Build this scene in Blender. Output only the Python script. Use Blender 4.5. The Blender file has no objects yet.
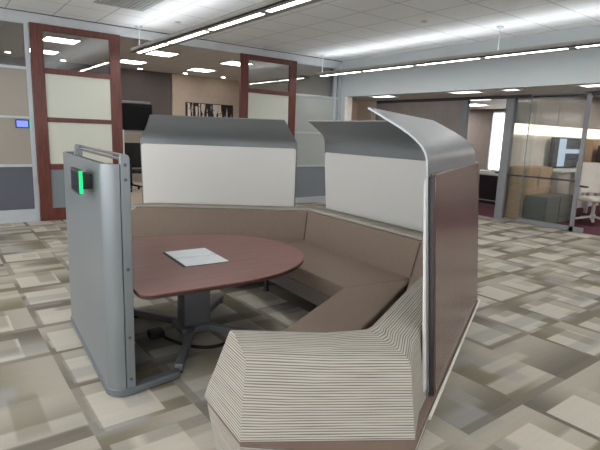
import bpy, bmesh, math, random
from mathutils import Vector, Matrix
random.seed(7)
S = bpy.context.scene
COL = S.collection
PI = math.pi

# ------------------------------------------------------------------ colours and materials
def lin(c):
    c = c / 255.0
    return c / 12.92 if c <= 0.04045 else ((c + 0.055) / 1.055) ** 2.4
def rgb(r, g, b): return (lin(r), lin(g), lin(b), 1.0)

class N:
    """tiny node-tree helper"""
    def __init__(s, name):
        s.m = bpy.data.materials.new(name); s.m.use_nodes = True
        s.t = s.m.node_tree; s.t.nodes.clear()
        s.out = s.t.nodes.new('ShaderNodeOutputMaterial')
    def n(s, kind, **kw):
        x = s.t.nodes.new(kind)
        for k, v in kw.items():
            if k.startswith('i_'):
                x.inputs[k[2:].replace('_', ' ')].default_value = v
            else: setattr(x, k, v)
        return x
    def l(s, a, b): s.t.links.new(a, b)
    def math(s, op, a, b=None, clamp=False):
        x = s.t.nodes.new('ShaderNodeMath'); x.operation = op; x.use_clamp = clamp
        for i, v in enumerate((a, b)):
            if v is None: continue
            if isinstance(v, (int, float)): x.inputs[i].default_value = v
            else: s.l(v, x.inputs[i])
        return x.outputs[0]
    def mix(s, fac, a, b, blend='MIX'):
        x = s.t.nodes.new('ShaderNodeMix'); x.data_type = 'RGBA'; x.blend_type = blend
        for i, v in ((0, fac), (6, a), (7, b)):
            if isinstance(v, (int, float, tuple)): x.inputs[i].default_value = v
            else: s.l(v, x.inputs[i])
        return x.outputs[2]
    def ramp(s, fac, stops):
        x = s.t.nodes.new('ShaderNodeValToRGB')
        e = x.color_ramp.elements
        while len(e) < len(stops): e.new(0.5)
        for i, (p, c) in enumerate(stops):
            e[i].position = p; e[i].color = c
        s.l(fac, x.inputs[0]); return x.outputs[0]
    def bsdf(s, color, rough=0.6, metal=0.0, spec=0.5, **kw):
        b = s.t.nodes.new('ShaderNodeBsdfPrincipled')
        if isinstance(color, tuple): b.inputs['Base Color'].default_value = color
        else: s.l(color, b.inputs['Base Color'])
        if isinstance(rough, (int, float)): b.inputs['Roughness'].default_value = rough
        else: s.l(rough, b.inputs['Roughness'])
        b.inputs['Metallic'].default_value = metal
        b.inputs['Specular IOR Level'].default_value = spec
        for k, v in kw.items(): b.inputs[k.replace('_', ' ')].default_value = v
        s.l(b.outputs[0], s.out.inputs[0]); return b

def plain(name, col, rough=0.6, metal=0.0, spec=0.5, var=0.05, scale=6.0, stretch=(1, 1, 1), bump=0.0):
    """flat colour with a faint procedural mottling"""
    k = N(name)
    tc = k.n('ShaderNodeTexCoord'); mp = k.n('ShaderNodeMapping'); mp.inputs['Scale'].default_value = stretch
    k.l(tc.outputs['Object'], mp.inputs[0])
    no = k.n('ShaderNodeTexNoise'); no.inputs['Scale'].default_value = scale; no.inputs['Detail'].default_value = 3
    k.l(mp.outputs[0], no.inputs['Vector'])
    lo = tuple(c * (1 - var) for c in col[:3]) + (1,); hi = tuple(min(1, c * (1 + var)) for c in col[:3]) + (1,)
    c = k.ramp(no.outputs[0], [(0.3, lo), (0.7, hi)])
    b = k.bsdf(c, rough, metal, spec)
    if bump:
        bp = k.n('ShaderNodeBump'); bp.inputs['Strength'].default_value = bump; bp.inputs['Distance'].default_value = 0.002
        k.l(no.outputs[0], bp.inputs['Height']); k.l(bp.outputs[0], b.inputs['Normal'])
    return k.m

def emit(name, col, strength):
    k = N(name); e = k.n('ShaderNodeEmission'); e.inputs[0].default_value = col; e.inputs[1].default_value = strength
    k.l(e.outputs[0], k.out.inputs[0]); return k.m

def glass(name, tint=(0.95, 0.97, 0.96, 1), refl=1.0):
    k = N(name)
    t = k.n('ShaderNodeBsdfTransparent'); t.inputs[0].default_value = tint
    g = k.n('ShaderNodeBsdfGlossy'); g.inputs['Roughness'].default_value = 0.02
    f = k.n('ShaderNodeFresnel'); f.inputs[0].default_value = 1.5
    mx = k.n('ShaderNodeMixShader'); k.l(k.math('MULTIPLY', f.outputs[0], refl), mx.inputs[0])
    k.l(t.outputs[0], mx.inputs[1]); k.l(g.outputs[0], mx.inputs[2]); k.l(mx.outputs[0], k.out.inputs[0])
    return k.m

def wood(name, dark, light, rough=0.4, axis=(1, 12, 12), spec=0.5):
    k = N(name)
    tc = k.n('ShaderNodeTexCoord'); mp = k.n('ShaderNodeMapping'); mp.inputs['Scale'].default_value = axis
    k.l(tc.outputs['Object'], mp.inputs[0])
    no = k.n('ShaderNodeTexNoise'); no.inputs['Scale'].default_value = 3.0; no.inputs['Detail'].default_value = 5; no.inputs['Distortion'].default_value = 0.6
    k.l(mp.outputs[0], no.inputs['Vector'])
    c = k.ramp(no.outputs[0], [(0.3, dark), (0.7, light)])
    k.bsdf(c, rough, 0, spec); return k.m

def carpet():
    k = N('carpet_tiles')
    tc = k.n('ShaderNodeTexCoord'); sep = k.n('ShaderNodeSeparateXYZ'); k.l(tc.outputs['Object'], sep.inputs[0])
    X, Y = sep.outputs[0], sep.outputs[1]
    def cells(px, py, ox, oy, seed):
        a = k.math('DIVIDE', k.math('ADD', X, ox), px); b = k.math('DIVIDE', k.math('ADD', Y, oy), py)
        fa, fb = k.math('FRACT', a), k.math('FRACT', b)
        cv = k.n('ShaderNodeCombineXYZ'); k.l(k.math('FLOOR', a), cv.inputs[0]); k.l(k.math('FLOOR', b), cv.inputs[1]); cv.inputs[2].default_value = seed
        w = k.n('ShaderNodeTexWhiteNoise'); w.noise_dimensions = '3D'; k.l(cv.outputs[0], w.inputs[0])
        return fa, fb, w.outputs[0], w.outputs[1]
    def box(f, lo, hi, soft=0.02):
        up = k.n('ShaderNodeMapRange'); up.interpolation_type = 'SMOOTHSTEP'; k.l(f, up.inputs[0]); up.inputs[1].default_value = lo - soft; up.inputs[2].default_value = lo + soft
        dn = k.n('ShaderNodeMapRange'); dn.interpolation_type = 'SMOOTHSTEP'; k.l(f, dn.inputs[0]); dn.inputs[1].default_value = hi - soft; dn.inputs[2].default_value = hi + soft; dn.inputs[3].default_value = 1; dn.inputs[4].default_value = 0
        return k.math('MULTIPLY', up.outputs[0], dn.outputs[0])
    T = 0.508
    def step(f, a, b):
        q = k.n('ShaderNodeMapRange'); q.interpolation_type = 'SMOOTHSTEP'; k.l(f, q.inputs[0]); q.inputs[1].default_value = a; q.inputs[2].default_value = b
        return q.outputs[0]
    def mul(*a):
        x = a[0]
        for y in a[1:]: x = k.math('MULTIPLY', x, y)
        return x
    gt = lambda v, t: k.math('GREATER_THAN', v, t)
    cream, sand = rgb(190, 184, 172), rgb(166, 160, 147)
    olive, taupe, cool = rgb(120, 114, 97), rgb(108, 103, 94), rgb(150, 149, 146)
    # ground: every tile fades from a dark side to a lighter one, this way or that
    fa, fb, r1, c1 = cells(T, T, 0.255, 0.43, 1.0)
    _, _, r2, _ = cells(T, T, 0.255, 0.43, 5.0)
    _, _, r5, _ = cells(T, T, 0.255, 0.43, 23.0)
    ga_ = k.mix(gt(r1, 0.5), step(fa, 0.05, 0.95), step(fb, 0.05, 0.95))
    ga_ = k.math('ABSOLUTE', k.math('SUBTRACT', ga_, gt(r2, 0.6)))
    col = k.mix(ga_, k.mix(gt(r5, 0.5), olive, taupe), sand)
    # cool grey blocks, soft on two sides
    ha, hb, r4, _ = cells(T, T, 0.40, 0.05, 13.0)
    col = k.mix(mul(box(ha, 0.28, 0.80, 0.05), box(hb, 0.2, 0.62, 0.10), gt(r4, 0.45), 0.75), col, cool)
    # cream squares laid half a tile off, sharp edged
    ca, cb_, r3, _ = cells(T, T, 0.245, 0.475, 9.0)
    _, _, r6, _ = cells(T, T, 0.245, 0.475, 31.0)
    sq = mul(box(ca, 0.05, 0.70, 0.008), box(cb_, 0.16, 0.86, 0.008), gt(r3, 0.38))
    col = k.mix(mul(sq, 0.86), col, cream)
    st = mul(box(ca, 0.02, 0.98, 0.01), box(cb_, 0.30, 0.56, 0.03), gt(r6, 0.55))
    col = k.mix(mul(st, 0.55), col, k.mix(gt(r3, 0.7), cream, cool))
    # smaller blocks woven in
    da, db, r7, _ = cells(T, T, 0.10, 0.33, 41.0)
    _, _, r8, _ = cells(T, T, 0.10, 0.33, 47.0)
    col = k.mix(mul(box(da, 0.10, 0.38, 0.02), box(db, 0.08, 0.92, 0.08), gt(r7, 0.5), 0.5), col, k.mix(gt(r8, 0.5), olive, cool))
    col = k.mix(mul(box(da, 0.05, 0.95, 0.06), box(db, 0.40, 0.58, 0.015), gt(r8, 0.6), 0.45), col, k.mix(gt(r7, 0.5), taupe, cream))
    # narrow dark bars along the tile edges
    m4 = mul(box(fb, 0.0, 0.11, 0.012), gt(r5, 0.3))
    col = k.mix(mul(m4, 0.72), col, rgb(118, 111, 102))
    m5 = mul(box(fa, 0.0, 0.10, 0.012), gt(r2, 0.45))
    col = k.mix(mul(m5, 0.66), col, rgb(124, 118, 108))
    # lines of yarn and pile
    mp = k.n('ShaderNodeMapping'); mp.inputs['Scale'].default_value = (3, 60, 1); k.l(tc.outputs['Object'], mp.inputs[0])
    no = k.n('ShaderNodeTexNoise'); no.inputs['Scale'].default_value = 1.0; no.inputs['Detail'].default_value = 4; k.l(mp.outputs[0], no.inputs['Vector'])
    fine = k.n('ShaderNodeTexNoise'); fine.inputs['Scale'].default_value = 220; fine.inputs['Detail'].default_value = 2; k.l(tc.outputs['Object'], fine.inputs['Vector'])
    v = k.math('ADD', k.math('MULTIPLY', no.outputs[0], 0.16), k.math('MULTIPLY', fine.outputs[0], 0.5))
    v = k.math('ADD', v, 0.68)
    cb = k.n('ShaderNodeCombineColor'); [k.l(v, cb.inputs[i]) for i in range(3)]
    col = k.mix(1.0, col, cb.outputs[0], 'MULTIPLY')
    b = k.bsdf(col, 0.9, 0, 0.15)
    bp = k.n('ShaderNodeBump'); bp.inputs['Strength'].default_value = 0.25; bp.inputs['Distance'].default_value = 0.003
    k.l(fine.outputs[0], bp.inputs['Height']); k.l(bp.outputs[0], b.inputs['Normal'])
    return k.m

def ceiling_tiles(name, base, line, ox, oy, px=0.597, py=0.62, w=0.03):
    k = N(name)
    tc = k.n('ShaderNodeTexCoord'); sep = k.n('ShaderNodeSeparateXYZ'); k.l(tc.outputs['Object'], sep.inputs[0])
    def ln(o, off, p):
        f = k.math('FRACT', k.math('DIVIDE', k.math('SUBTRACT', o, off - w * p / 2), p))
        return k.math('LESS_THAN', f, w)
    m = k.math('MAXIMUM', ln(sep.outputs[0], ox, px), ln(sep.outputs[1], oy, py))
    no = k.n('ShaderNodeTexNoise'); no.inputs['Scale'].default_value = 160; no.inputs['Detail'].default_value = 3; k.l(tc.outputs['Object'], no.inputs['Vector'])
    c = k.mix(k.math('MULTIPLY', no.outputs[0], 0.25), base, tuple(x * 0.75 for x in base[:3]) + (1,))
    c = k.mix(m, c, line)
    k.bsdf(c, 0.85, 0, 0.2); return k.m

def stripes():
    """irregular woven stripes that run along the upholstery (UV v is the distance across them, in metres)"""
    k = N('striped_upholstery')
    uv = k.n('ShaderNodeUVMap'); uv.uv_map = 'UVMap'
    def noise(sx, sy, det):
        mp = k.n('ShaderNodeMapping'); mp.inputs['Scale'].default_value = (sx, sy, 1); k.l(uv.outputs[0], mp.inputs[0])
        a = k.n('ShaderNodeTexNoise'); a.inputs['Scale'].default_value = 1.0; a.inputs['Detail'].default_value = det; k.l(mp.outputs[0], a.inputs['Vector'])
        return a.outputs[0]
    a, b, g = noise(1.6, 45, 1.0), noise(5.0, 240, 2.0), noise(260, 420, 2.0)
    sp = k.n('ShaderNodeSeparateXYZ'); k.l(uv.outputs[0], sp.inputs[0])
    ph = k.math('ADD', k.math('MULTIPLY', sp.outputs[1], 2 * PI / 0.0112), k.math('MULTIPLY', a, 4.0))
    w = k.math('MULTIPLY', k.math('ADD', k.math('SINE', ph), 1.0), 0.5)
    v = k.math('ADD', k.math('ADD', k.math('MULTIPLY', w, 0.42), k.math('MULTIPLY', b, 0.40)), k.math('MULTIPLY', g, 0.18))
    c = k.ramp(v, [(0.24, rgb(92, 85, 79)), (0.38, rgb(130, 124, 115)), (0.55, rgb(160, 156, 147)), (0.85, rgb(178, 175, 166))])
    bs = k.bsdf(c, 0.9, 0, 0.15)
    bp = k.n('ShaderNodeBump'); bp.inputs['Strength'].default_value = 0.4; bp.inputs['Distance'].default_value = 0.002
    k.l(v, bp.inputs['Height']); k.l(bp.outputs[0], bs.inputs['Normal'])
    return k.m

def birch_art():
    k = N('birch_trunk_print')
    tc = k.n('ShaderNodeTexCoord'); mp = k.n('ShaderNodeMapping'); mp.inputs['Scale'].default_value = (6.5, 1, 0.7); k.l(tc.outputs['Object'], mp.inputs[0])
    w = k.n('ShaderNodeTexNoise'); w.inputs['Scale'].default_value = 1.6; w.inputs['Detail'].default_value = 1; w.inputs['Distortion'].default_value = 0.3; k.l(mp.outputs[0], w.inputs['Vector'])
    mp2 = k.n('ShaderNodeMapping'); mp2.inputs['Scale'].default_value = (14, 1, 22); k.l(tc.outputs['Object'], mp2.inputs[0])
    d = k.n('ShaderNodeTexNoise'); d.inputs['Scale'].default_value = 1.0; d.inputs['Detail'].default_value = 2; k.l(mp2.outputs[0], d.inputs['Vector'])
    v = k.math('SUBTRACT', w.outputs[0], k.math('MULTIPLY', k.math('GREATER_THAN', d.outputs[0], 0.58), 0.12))
    c = k.ramp(v, [(0.50, rgb(22, 18, 19)), (0.535, rgb(215, 205, 198))])
    k.bsdf(c, 0.5); return k.m

def tv_reflection():
    k = N('wall_screen_reflection')
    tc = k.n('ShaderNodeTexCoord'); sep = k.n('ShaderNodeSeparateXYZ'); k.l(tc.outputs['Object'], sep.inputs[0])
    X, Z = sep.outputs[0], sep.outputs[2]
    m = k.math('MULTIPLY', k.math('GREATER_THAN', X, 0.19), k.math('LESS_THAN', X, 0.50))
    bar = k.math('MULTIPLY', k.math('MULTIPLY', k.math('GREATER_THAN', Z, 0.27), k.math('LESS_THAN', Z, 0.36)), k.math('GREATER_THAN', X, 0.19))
    col = k.mix(k.math('MAXIMUM', m, bar), rgb(64, 66, 70), rgb(190, 208, 226))  # pale reflection bands painted into the screen as emission
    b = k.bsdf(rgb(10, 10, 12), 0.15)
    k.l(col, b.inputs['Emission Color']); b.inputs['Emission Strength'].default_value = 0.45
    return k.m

M = dict(
    carpet=carpet(),
    conf_carpet=plain('conference_carpet', rgb(176, 166, 154), 0.9, 0, 0.1, 0.1, 40),
    plum_carpet=plain('plum_carpet', rgb(94, 58, 68), 0.9, 0, 0.1, 0.12, 30),
    ceiling=ceiling_tiles('ceiling_tiles', rgb(242, 244, 246), rgb(196, 200, 203), 1.0, 8.22),
    conf_ceiling=ceiling_tiles('conference_ceiling_tiles', rgb(214, 210, 208), rgb(186, 180, 176), 1.8, 9.95, 0.6, 0.6, 0.025),
    soffit=plain('soffit_paint', rgb(190, 182, 176), 0.7),
    wall=plain('grey_wall_paint', rgb(172, 177, 178), 0.75, 0, 0.3, 0.02, 2),
    off_white=plain('warm_white_paint', rgb(214, 208, 200), 0.8),
    taupe_wall=plain('taupe_wallcovering', rgb(146, 138, 134), 0.8, 0, 0.2, 0.06, 4),
    pink_wall=plain('sand_wallcovering', rgb(205, 176, 158), 0.8),
    dark_wall=plain('charcoal_brown_paint', rgb(96, 90, 90), 0.8),
    beige_wall=plain('beige_paint', rgb(188, 174, 160), 0.8),
    alu=plain('satin_aluminium', rgb(184, 190, 195), 0.45, 0.35, 0.5, 0.03),
    alu_grey=plain('grey_aluminium', rgb(138, 140, 144), 0.45, 0.3, 0.5, 0.03),
    header=plain('pale_header_paint', rgb(192, 196, 198), 0.6),
    dark_metal=plain('dark_grey_metal', rgb(74, 75, 80), 0.45, 0.4),
    mahogany=wood('mahogany_veneer', rgb(74, 34, 28), rgb(108, 54, 44), 0.4, (14, 14, 1)),
    frosted=plain('frosted_glass_film', rgb(196, 198, 186), 0.35, 0, 0.5, 0.02, 1),
    taupe_pane=plain('taupe_glass_film', rgb(150, 143, 132), 0.35, 0, 0.5, 0.03, 1),
    grey_pane=plain('grey_green_glass_film', rgb(160, 164, 160), 0.3, 0, 0.5, 0.03, 1),
    slate_pane=plain('slate_spandrel_panel', rgb(86, 89, 98), 0.3, 0, 0.5, 0.03, 1),
    steel_pane=plain('steel_grey_spandrel_panel', rgb(122, 128, 134), 0.3, 0, 0.5, 0.03, 1),
    glass=glass('clear_glass'), mirror_glass=glass('reflective_glass', (.9, .92, .92, 1), 3.0),
    totem=plain('silver_grey_enamel', rgb(128, 134, 138), 0.36, 0.5, 0.5, 0.03, 3, (1, 1, 1)),
    totem_dark=plain('grey_enamel_frame', rgb(108, 114, 119), 0.42, 0.4),
    chrome=plain('brushed_steel_bar', rgb(168, 170, 174), 0.3, 0.9),
    screw=plain('screw_steel', rgb(92, 96, 100), 0.4, 0.8),
    black=plain('black_plastic', rgb(24, 24, 26), 0.45),
    rubber=plain('black_rubber', rgb(16, 16, 17), 0.7),
    table=wood('reddish_walnut_laminate', rgb(114, 75, 67), rgb(128, 86, 77), 0.42, (1, 9, 9), 0.4),
    table_edge=plain('dark_walnut_edge', rgb(56, 33, 29), 0.5),
    pedestal=plain('graphite_powder_coat', rgb(112, 113, 117), 0.45, 0.3),
    lid=plain('white_power_lid', rgb(224, 229, 234), 0.4),
    slot=plain('black_slot', rgb(18, 18, 18), 0.6),
    seat=plain('mocha_upholstery', rgb(123, 108, 96), 0.75, 0, 0.3, 0.05, 60, (1, 1, 1), 0.25),
    piping=plain('brown_trim_band', rgb(104, 87, 76), 0.6),
    fascia=plain('grey_brown_bench_fascia', rgb(104, 96, 90), 0.7),
    stripes=stripes(),
    board=plain('white_marker_board', rgb(202, 201, 197), 0.45, 0, 0.4, 0.015, 1),
    hood=plain('brushed_pewter_sheet', rgb(130, 134, 138), 0.3, 0.55, 0.5, 0.03, 3, (1, 1, 25)),
    panel_wood=wood('mauve_brown_laminate', rgb(88, 64, 61), rgb(100, 74, 71), 0.24, (12, 12, 1), 0.9),
    panel_edge=plain('dark_panel_edge', rgb(52, 40, 40), 0.5),
    white_trim=plain('white_edge_strip', rgb(212, 208, 200), 0.5),
    art=birch_art(), tv=tv_reflection(),
    tv_off=plain('switched_off_screen', rgb(20, 21, 25), 0.12),
    pale_wood=wood('honey_wood_veneer', rgb(178, 150, 120), rgb(196, 168, 138), 0.5, (2, 2, 14)),
    cabinet_grey=plain('sage_grey_cabinet', rgb(104, 108, 104), 0.5),
    bin_grey=plain('warm_grey_cabinet', rgb(186, 178, 168), 0.6),
    desk_dark=wood('espresso_veneer', rgb(30, 26, 32), rgb(44, 38, 44), 0.45, (2, 2, 12)),
    white=plain('white_laminate', rgb(226, 224, 220), 0.5),
    chair_white=plain('pale_grey_mesh', rgb(196, 192, 184), 0.7),
    chair_black=plain('black_mesh_fabric', rgb(26, 26, 28), 0.7),
    curtain=plain('sheer_white_blind', rgb(244, 246, 250), 0.9, 0, 0.1, 0.02, 20, (20, 20, 1)),
    paper=plain('white_paper', rgb(236, 236, 232), 0.8),
    lamp_down=emit('pendant_diffuser_glow', (1.0, 0.985, 0.95, 1), 13.0),
    lamp_up=emit('pendant_uplight_glow', (0.93, 0.97, 1.0, 1), 2.4),
    troffer=emit('troffer_glow', (1.0, 0.95, 0.88, 1), 8.0),
    downlight=emit('downlight_glow', (1.0, 0.90, 0.76, 1), 14.0),
    soffit_lamp=emit('soffit_lamp_glow', (1.0, 0.96, 0.92, 1), 3.5),
    strip_glow=emit('lit_backsplash_glow', (1.0, 0.88, 0.68, 1), 1.2),
    office_lamp=emit('office_troffer_glow', (1.0, 0.96, 0.90, 1), 12.0),
    led_green=emit('green_led_glow', (0.015, 1.0, 0.25, 1), 0.75),
    lcd_blue=emit('blue_display_glow', (0.16, 0.20, 0.95, 1), 1.0),
    grille=plain('vent_grille_grey', rgb(178, 181, 183), 0.6),
    lilac_cap=plain('mid_grey_finish', rgb(140, 138, 138), 0.5),
)

# ------------------------------------------------------------------ mesh builder
class MB:
    def __init__(s): s.v = []; s.f = []; s.uv = []
    def add(s, verts, faces, uvs=None):
        o = len(s.v); s.v += [tuple(v) for v in verts]
        for i, f in enumerate(faces):
            s.f.append([o + k for k in f]); s.uv.append(uvs[i] if uvs else None)
        return s
    def box(s, x0, x1, y0, y1, z0, z1):
        v = [(x, y, z) for x in (x0, x1) for y in (y0, y1) for z in (z0, z1)]
        return s.add(v, [(0, 1, 3, 2), (4, 6, 7, 5), (0, 4, 5, 1), (2, 3, 7, 6), (0, 2, 6, 4), (1, 5, 7, 3)])
    def prism(s, poly, z0, z1):
        n = len(poly)
        v = [(x, y, z0) for x, y in poly] + [(x, y, z1) for x, y in poly]
        f = [tuple(range(n - 1, -1, -1)), tuple(range(n, 2 * n))] + [(i, (i + 1) % n, n + (i + 1) % n, n + i) for i in range(n)]
        return s.add(v, f)
    def obox(s, c, ax, ay, az):
        """box about c with half-axis vectors"""
        c, ax, ay, az = map(Vector, (c, ax, ay, az))
        v = [c + ax * i + ay * j + az * k for i in (-1, 1) for j in (-1, 1) for k in (-1, 1)]
        return s.add(v, [(0, 1, 3, 2), (4, 6, 7, 5), (0, 4, 5, 1), (2, 3, 7, 6), (0, 2, 6, 4), (1, 5, 7, 3)])
    def bar(s, a, b, w, h):
        """rectangular bar from a to b, w wide (horizontal), h tall"""
        a, b = Vector(a), Vector(b); d = b - a; L = d.length; d.normalize()
        side = d.cross(Vector((0, 0, 1)))
        if side.length < 1e-4: side = Vector((1, 0, 0))
        side.normalize(); up = side.cross(d)
        return s.obox((a + b) / 2, d * L / 2, side * w / 2, up * h / 2)
    def tube(s, pts, r, n=10, caps=True):
        pts = [Vector(p) for p in pts]; rings = []
        ref = Vector((0, 0, 1))
        for i, p in enumerate(pts):
            t = (pts[min(i + 1, len(pts) - 1)] - pts[max(i - 1, 0)]).normalized()
            a = t.cross(ref)
            if a.length < 0.05: a = t.cross(Vector((1, 0, 0)))
            a.normalize(); b = t.cross(a)
            rr = r[i] if isinstance(r, (list, tuple)) else r
            rings.append([p + (a * math.cos(2 * PI * k / n) + b * math.sin(2 * PI * k / n)) * rr for k in range(n)])
        v = [q for R in rings for q in R]; f = []
        for i in range(len(pts) - 1):
            for k in range(n):
                f.append((i * n + k, i * n + (k + 1) % n, (i + 1) * n + (k + 1) % n, (i + 1) * n + k))
        if caps:
            f.append(tuple(range(n - 1, -1, -1))); f.append(tuple((len(pts) - 1) * n + k for k in range(n)))
        return s.add(v, f)
    def lathe(s, c, prof, n=24):
        """prof: (radius, z) list, closed with caps"""
        c = Vector(c); v = []; f = []
        for r, z in prof:
            for k in range(n): v.append(c + Vector((r * math.cos(2 * PI * k / n), r * math.sin(2 * PI * k / n), z)))
        for i in range(len(prof) - 1):
            for k in range(n): f.append((i * n + k, i * n + (k + 1) % n, (i + 1) * n + (k + 1) % n, (i + 1) * n + k))
        f.append(tuple(range(n - 1, -1, -1))); f.append(tuple((len(prof) - 1) * n + k for k in range(n)))
        return s.add(v, f)
    def build(s, name, mat, parent=None, bevel=0.0, seg=2, smooth=True, angle=40, sub=0):
        me = bpy.data.meshes.new(name)
        off = Vector((0, 0, 0))
        if parent is None:      # a thing of one mesh: its origin at its base
            xs, ys, zs = zip(*s.v); off = Vector(((min(xs) + max(xs)) / 2, (min(ys) + max(ys)) / 2, min(zs)))
        elif not parent.get('_local'):
            off = Vector(parent['_org'])
        me.from_pydata([Vector(v) - off for v in s.v], [], s.f)
        if any(u for u in s.uv):
            ul = me.uv_layers.new(name='UVMap'); i = 0
            for p, u in zip(me.polygons, s.uv):
                for k in range(p.loop_total):
                    ul.data[p.loop_start + k].uv = u[k] if u else (0, 0)
        me.update()
        bm = bmesh.new(); bm.from_mesh(me)
        bmesh.ops.recalc_face_normals(bm, faces=bm.faces)
        if bevel > 0:
            ed = [e for e in bm.edges if len(e.link_faces) == 2 and e.calc_face_angle(0) > 0.5]
            bmesh.ops.bevel(bm, geom=ed, offset=bevel, segments=seg, profile=0.5, affect='EDGES', clamp_overlap=True)
        for e in bm.edges:
            if len(e.link_faces) == 2: e.smooth = e.calc_face_angle(0) < math.radians(angle)
        for f in bm.faces: f.smooth = smooth
        bm.to_mesh(me); bm.free()
        me.materials.append(mat)
        o = bpy.data.objects.new(name, me); COL.objects.link(o)
        if parent is not None:
            o.parent = parent
            if not o.parent.get('_local') and parent.type == 'MESH': pass
        else: o.location = off
        o['_org'] = tuple(off) if parent is None or not parent.get('_local') else (0.0, 0.0, 0.0)
        if parent is not None and parent.get('_local'): o['_local'] = 1
        return o

def tag(o, label, cat, group=None, kind=None):
    if label: o['label'] = label
    if cat: o['category'] = cat
    if group: o['group'] = group
    if kind: o['kind'] = kind
    return o
def struct(o): o['kind'] = 'structure'; return o
def empty(name, loc, rz=0.0, local=False):
    o = bpy.data.objects.new(name, None); COL.objects.link(o); o.location = loc; o.rotation_euler.z = rz
    o.empty_display_size = 0.1
    o['_org'] = tuple(loc)
    if local: o['_local'] = 1
    return o
def copy_tree(o, parent=None):
    c = o.copy(); COL.objects.link(c)
    if parent is not None: c.parent = parent
    for ch in list(o.children): copy_tree(ch, c)
    return c
def B(x0, x1, y0, y1, z0, z1): return MB().box(x0, x1, y0, y1, z0, z1)

# ================================================================== SETTING
YB, XR, XG, ZC = 8.25, 7.22, 8.58, 3.016      # back wall, bulkhead, glass wall, ceiling
X0, Y0 = -5.0, -5.0
struct(B(X0, XG, Y0, YB + .06, -.1, 0).build('floor', M['carpet'], smooth=False))
struct(B(X0, XG, YB + .06, 14.2, -.1, 0).build('floor_conference', M['conf_carpet'], smooth=False))
struct(MB().box(XG, 16, Y0, 5.045, -.1, 0).box(XG, 14.5, 5.045, 14.2, -.1, 0).build('floor_offices', M['plum_carpet'], smooth=False))
struct(B(X0, XR + .15, Y0, YB, ZC, ZC + .1).build('ceiling', M['ceiling'], smooth=False))
struct(B(X0, 8.45, YB + .12, 14.2, 3.0, 3.1).build('ceiling_conference', M['conf_ceiling'], smooth=False))
struct(B(XR + .15, XG + .06, Y0, 8.84, 2.285, 2.40).build('ceiling_corridor', M['soffit'], smooth=False))
struct(MB().box(XG + .06, 16, Y0, 5.045, 2.45, 2.55).box(XG + .06, 14.5, 5.045, 14.2, 2.45, 2.55).build('ceiling_offices', M['off_white'], smooth=False))
# bulkhead over the corridor and the pier beside the glazing
w = MB().box(XR, XR + .15, Y0, 8.04, 2.27, ZC).box(XR, XR + .15, 8.04, YB + .12, 0, ZC)
struct(w.build('wall_right', M['wall'], smooth=False))
struct(B(XR - .006, XR + .16, 8.0, 8.045, 0, 2.27).build('trim_1', M['off_white']))
struct(B(XR + .15, XG + .06, 8.84, 8.94, 0, 2.4).build('wall_corridor_end', M['pink_wall'], smooth=False))
struct(B(XG, XG + .08, 6.07, 8.94, 0, 2.285).build('wall_corridor', M['taupe_wall'], smooth=False))
w = MB().box(X0 - .1, X0, Y0, 14.2, 0, .6).box(X0 - .1, X0, Y0, 14.2, 2.75, 3.1).box(X0 - .1, X0, YB - .2, 14.2, .6, 2.75)
for y in (Y0, -1.9, 1.3, 4.5): w.box(X0 - .1, X0, y, y + .2, .6, 2.75)  # openings between these piers are added to let in sky fill
struct(w.build('wall_left', M['wall'], smooth=False))
struct(B(X0, 8.45, 14.0, 14.2, 0, 3.1).build('wall_conference', M['dark_wall'], smooth=False))
struct(B(5.63, 8.45, 13.6, 14.0, 0, 3.0).build('wall_conference_beige', M['beige_wall'], smooth=False))
struct(B(X0, 5.63, 13.65, 14.0, 0, 3.0).build('wall_conference_dark', M['dark_wall'], smooth=False))
struct(B(8.35, 8.5, YB + .12, 14.0, 0, 3.0).build('wall_conference_side', M['beige_wall'], smooth=False))
# wall behind the camera, with an invented band of openings for daylight fill
w = MB().box(X0, 16, Y0 - .15, Y0, 0, 1.7).box(X0, 16, Y0 - .15, Y0, 2.75, 3.1)
for x in (X0, -1.2, 2.6, 6.4, 10.2, 15.8): w.box(x, x + .2, Y0 - .15, Y0, 1.7, 2.75)
struct(w.build('wall_front', M['wall'], smooth=False))
struct(B(16, 16.1, Y0, 5.045, 0, 2.55).build('wall_east', M['off_white'], smooth=False))
struct(B(XG, 14.5, 14.0, 14.2, 0, 2.55).build('wall_north', M['off_white'], smooth=False))

# ---- back wall glazing: aluminium header, glazed partitions, two sliding doors
struct(B(X0, XR, YB - .03, YB + .12, 2.87, ZC - .012).build('trim_2', M['header']))
struct(B(X0, XR, YB - .04, YB + .12, ZC - .012, ZC).build('trim_3', M['dark_metal']))

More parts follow.
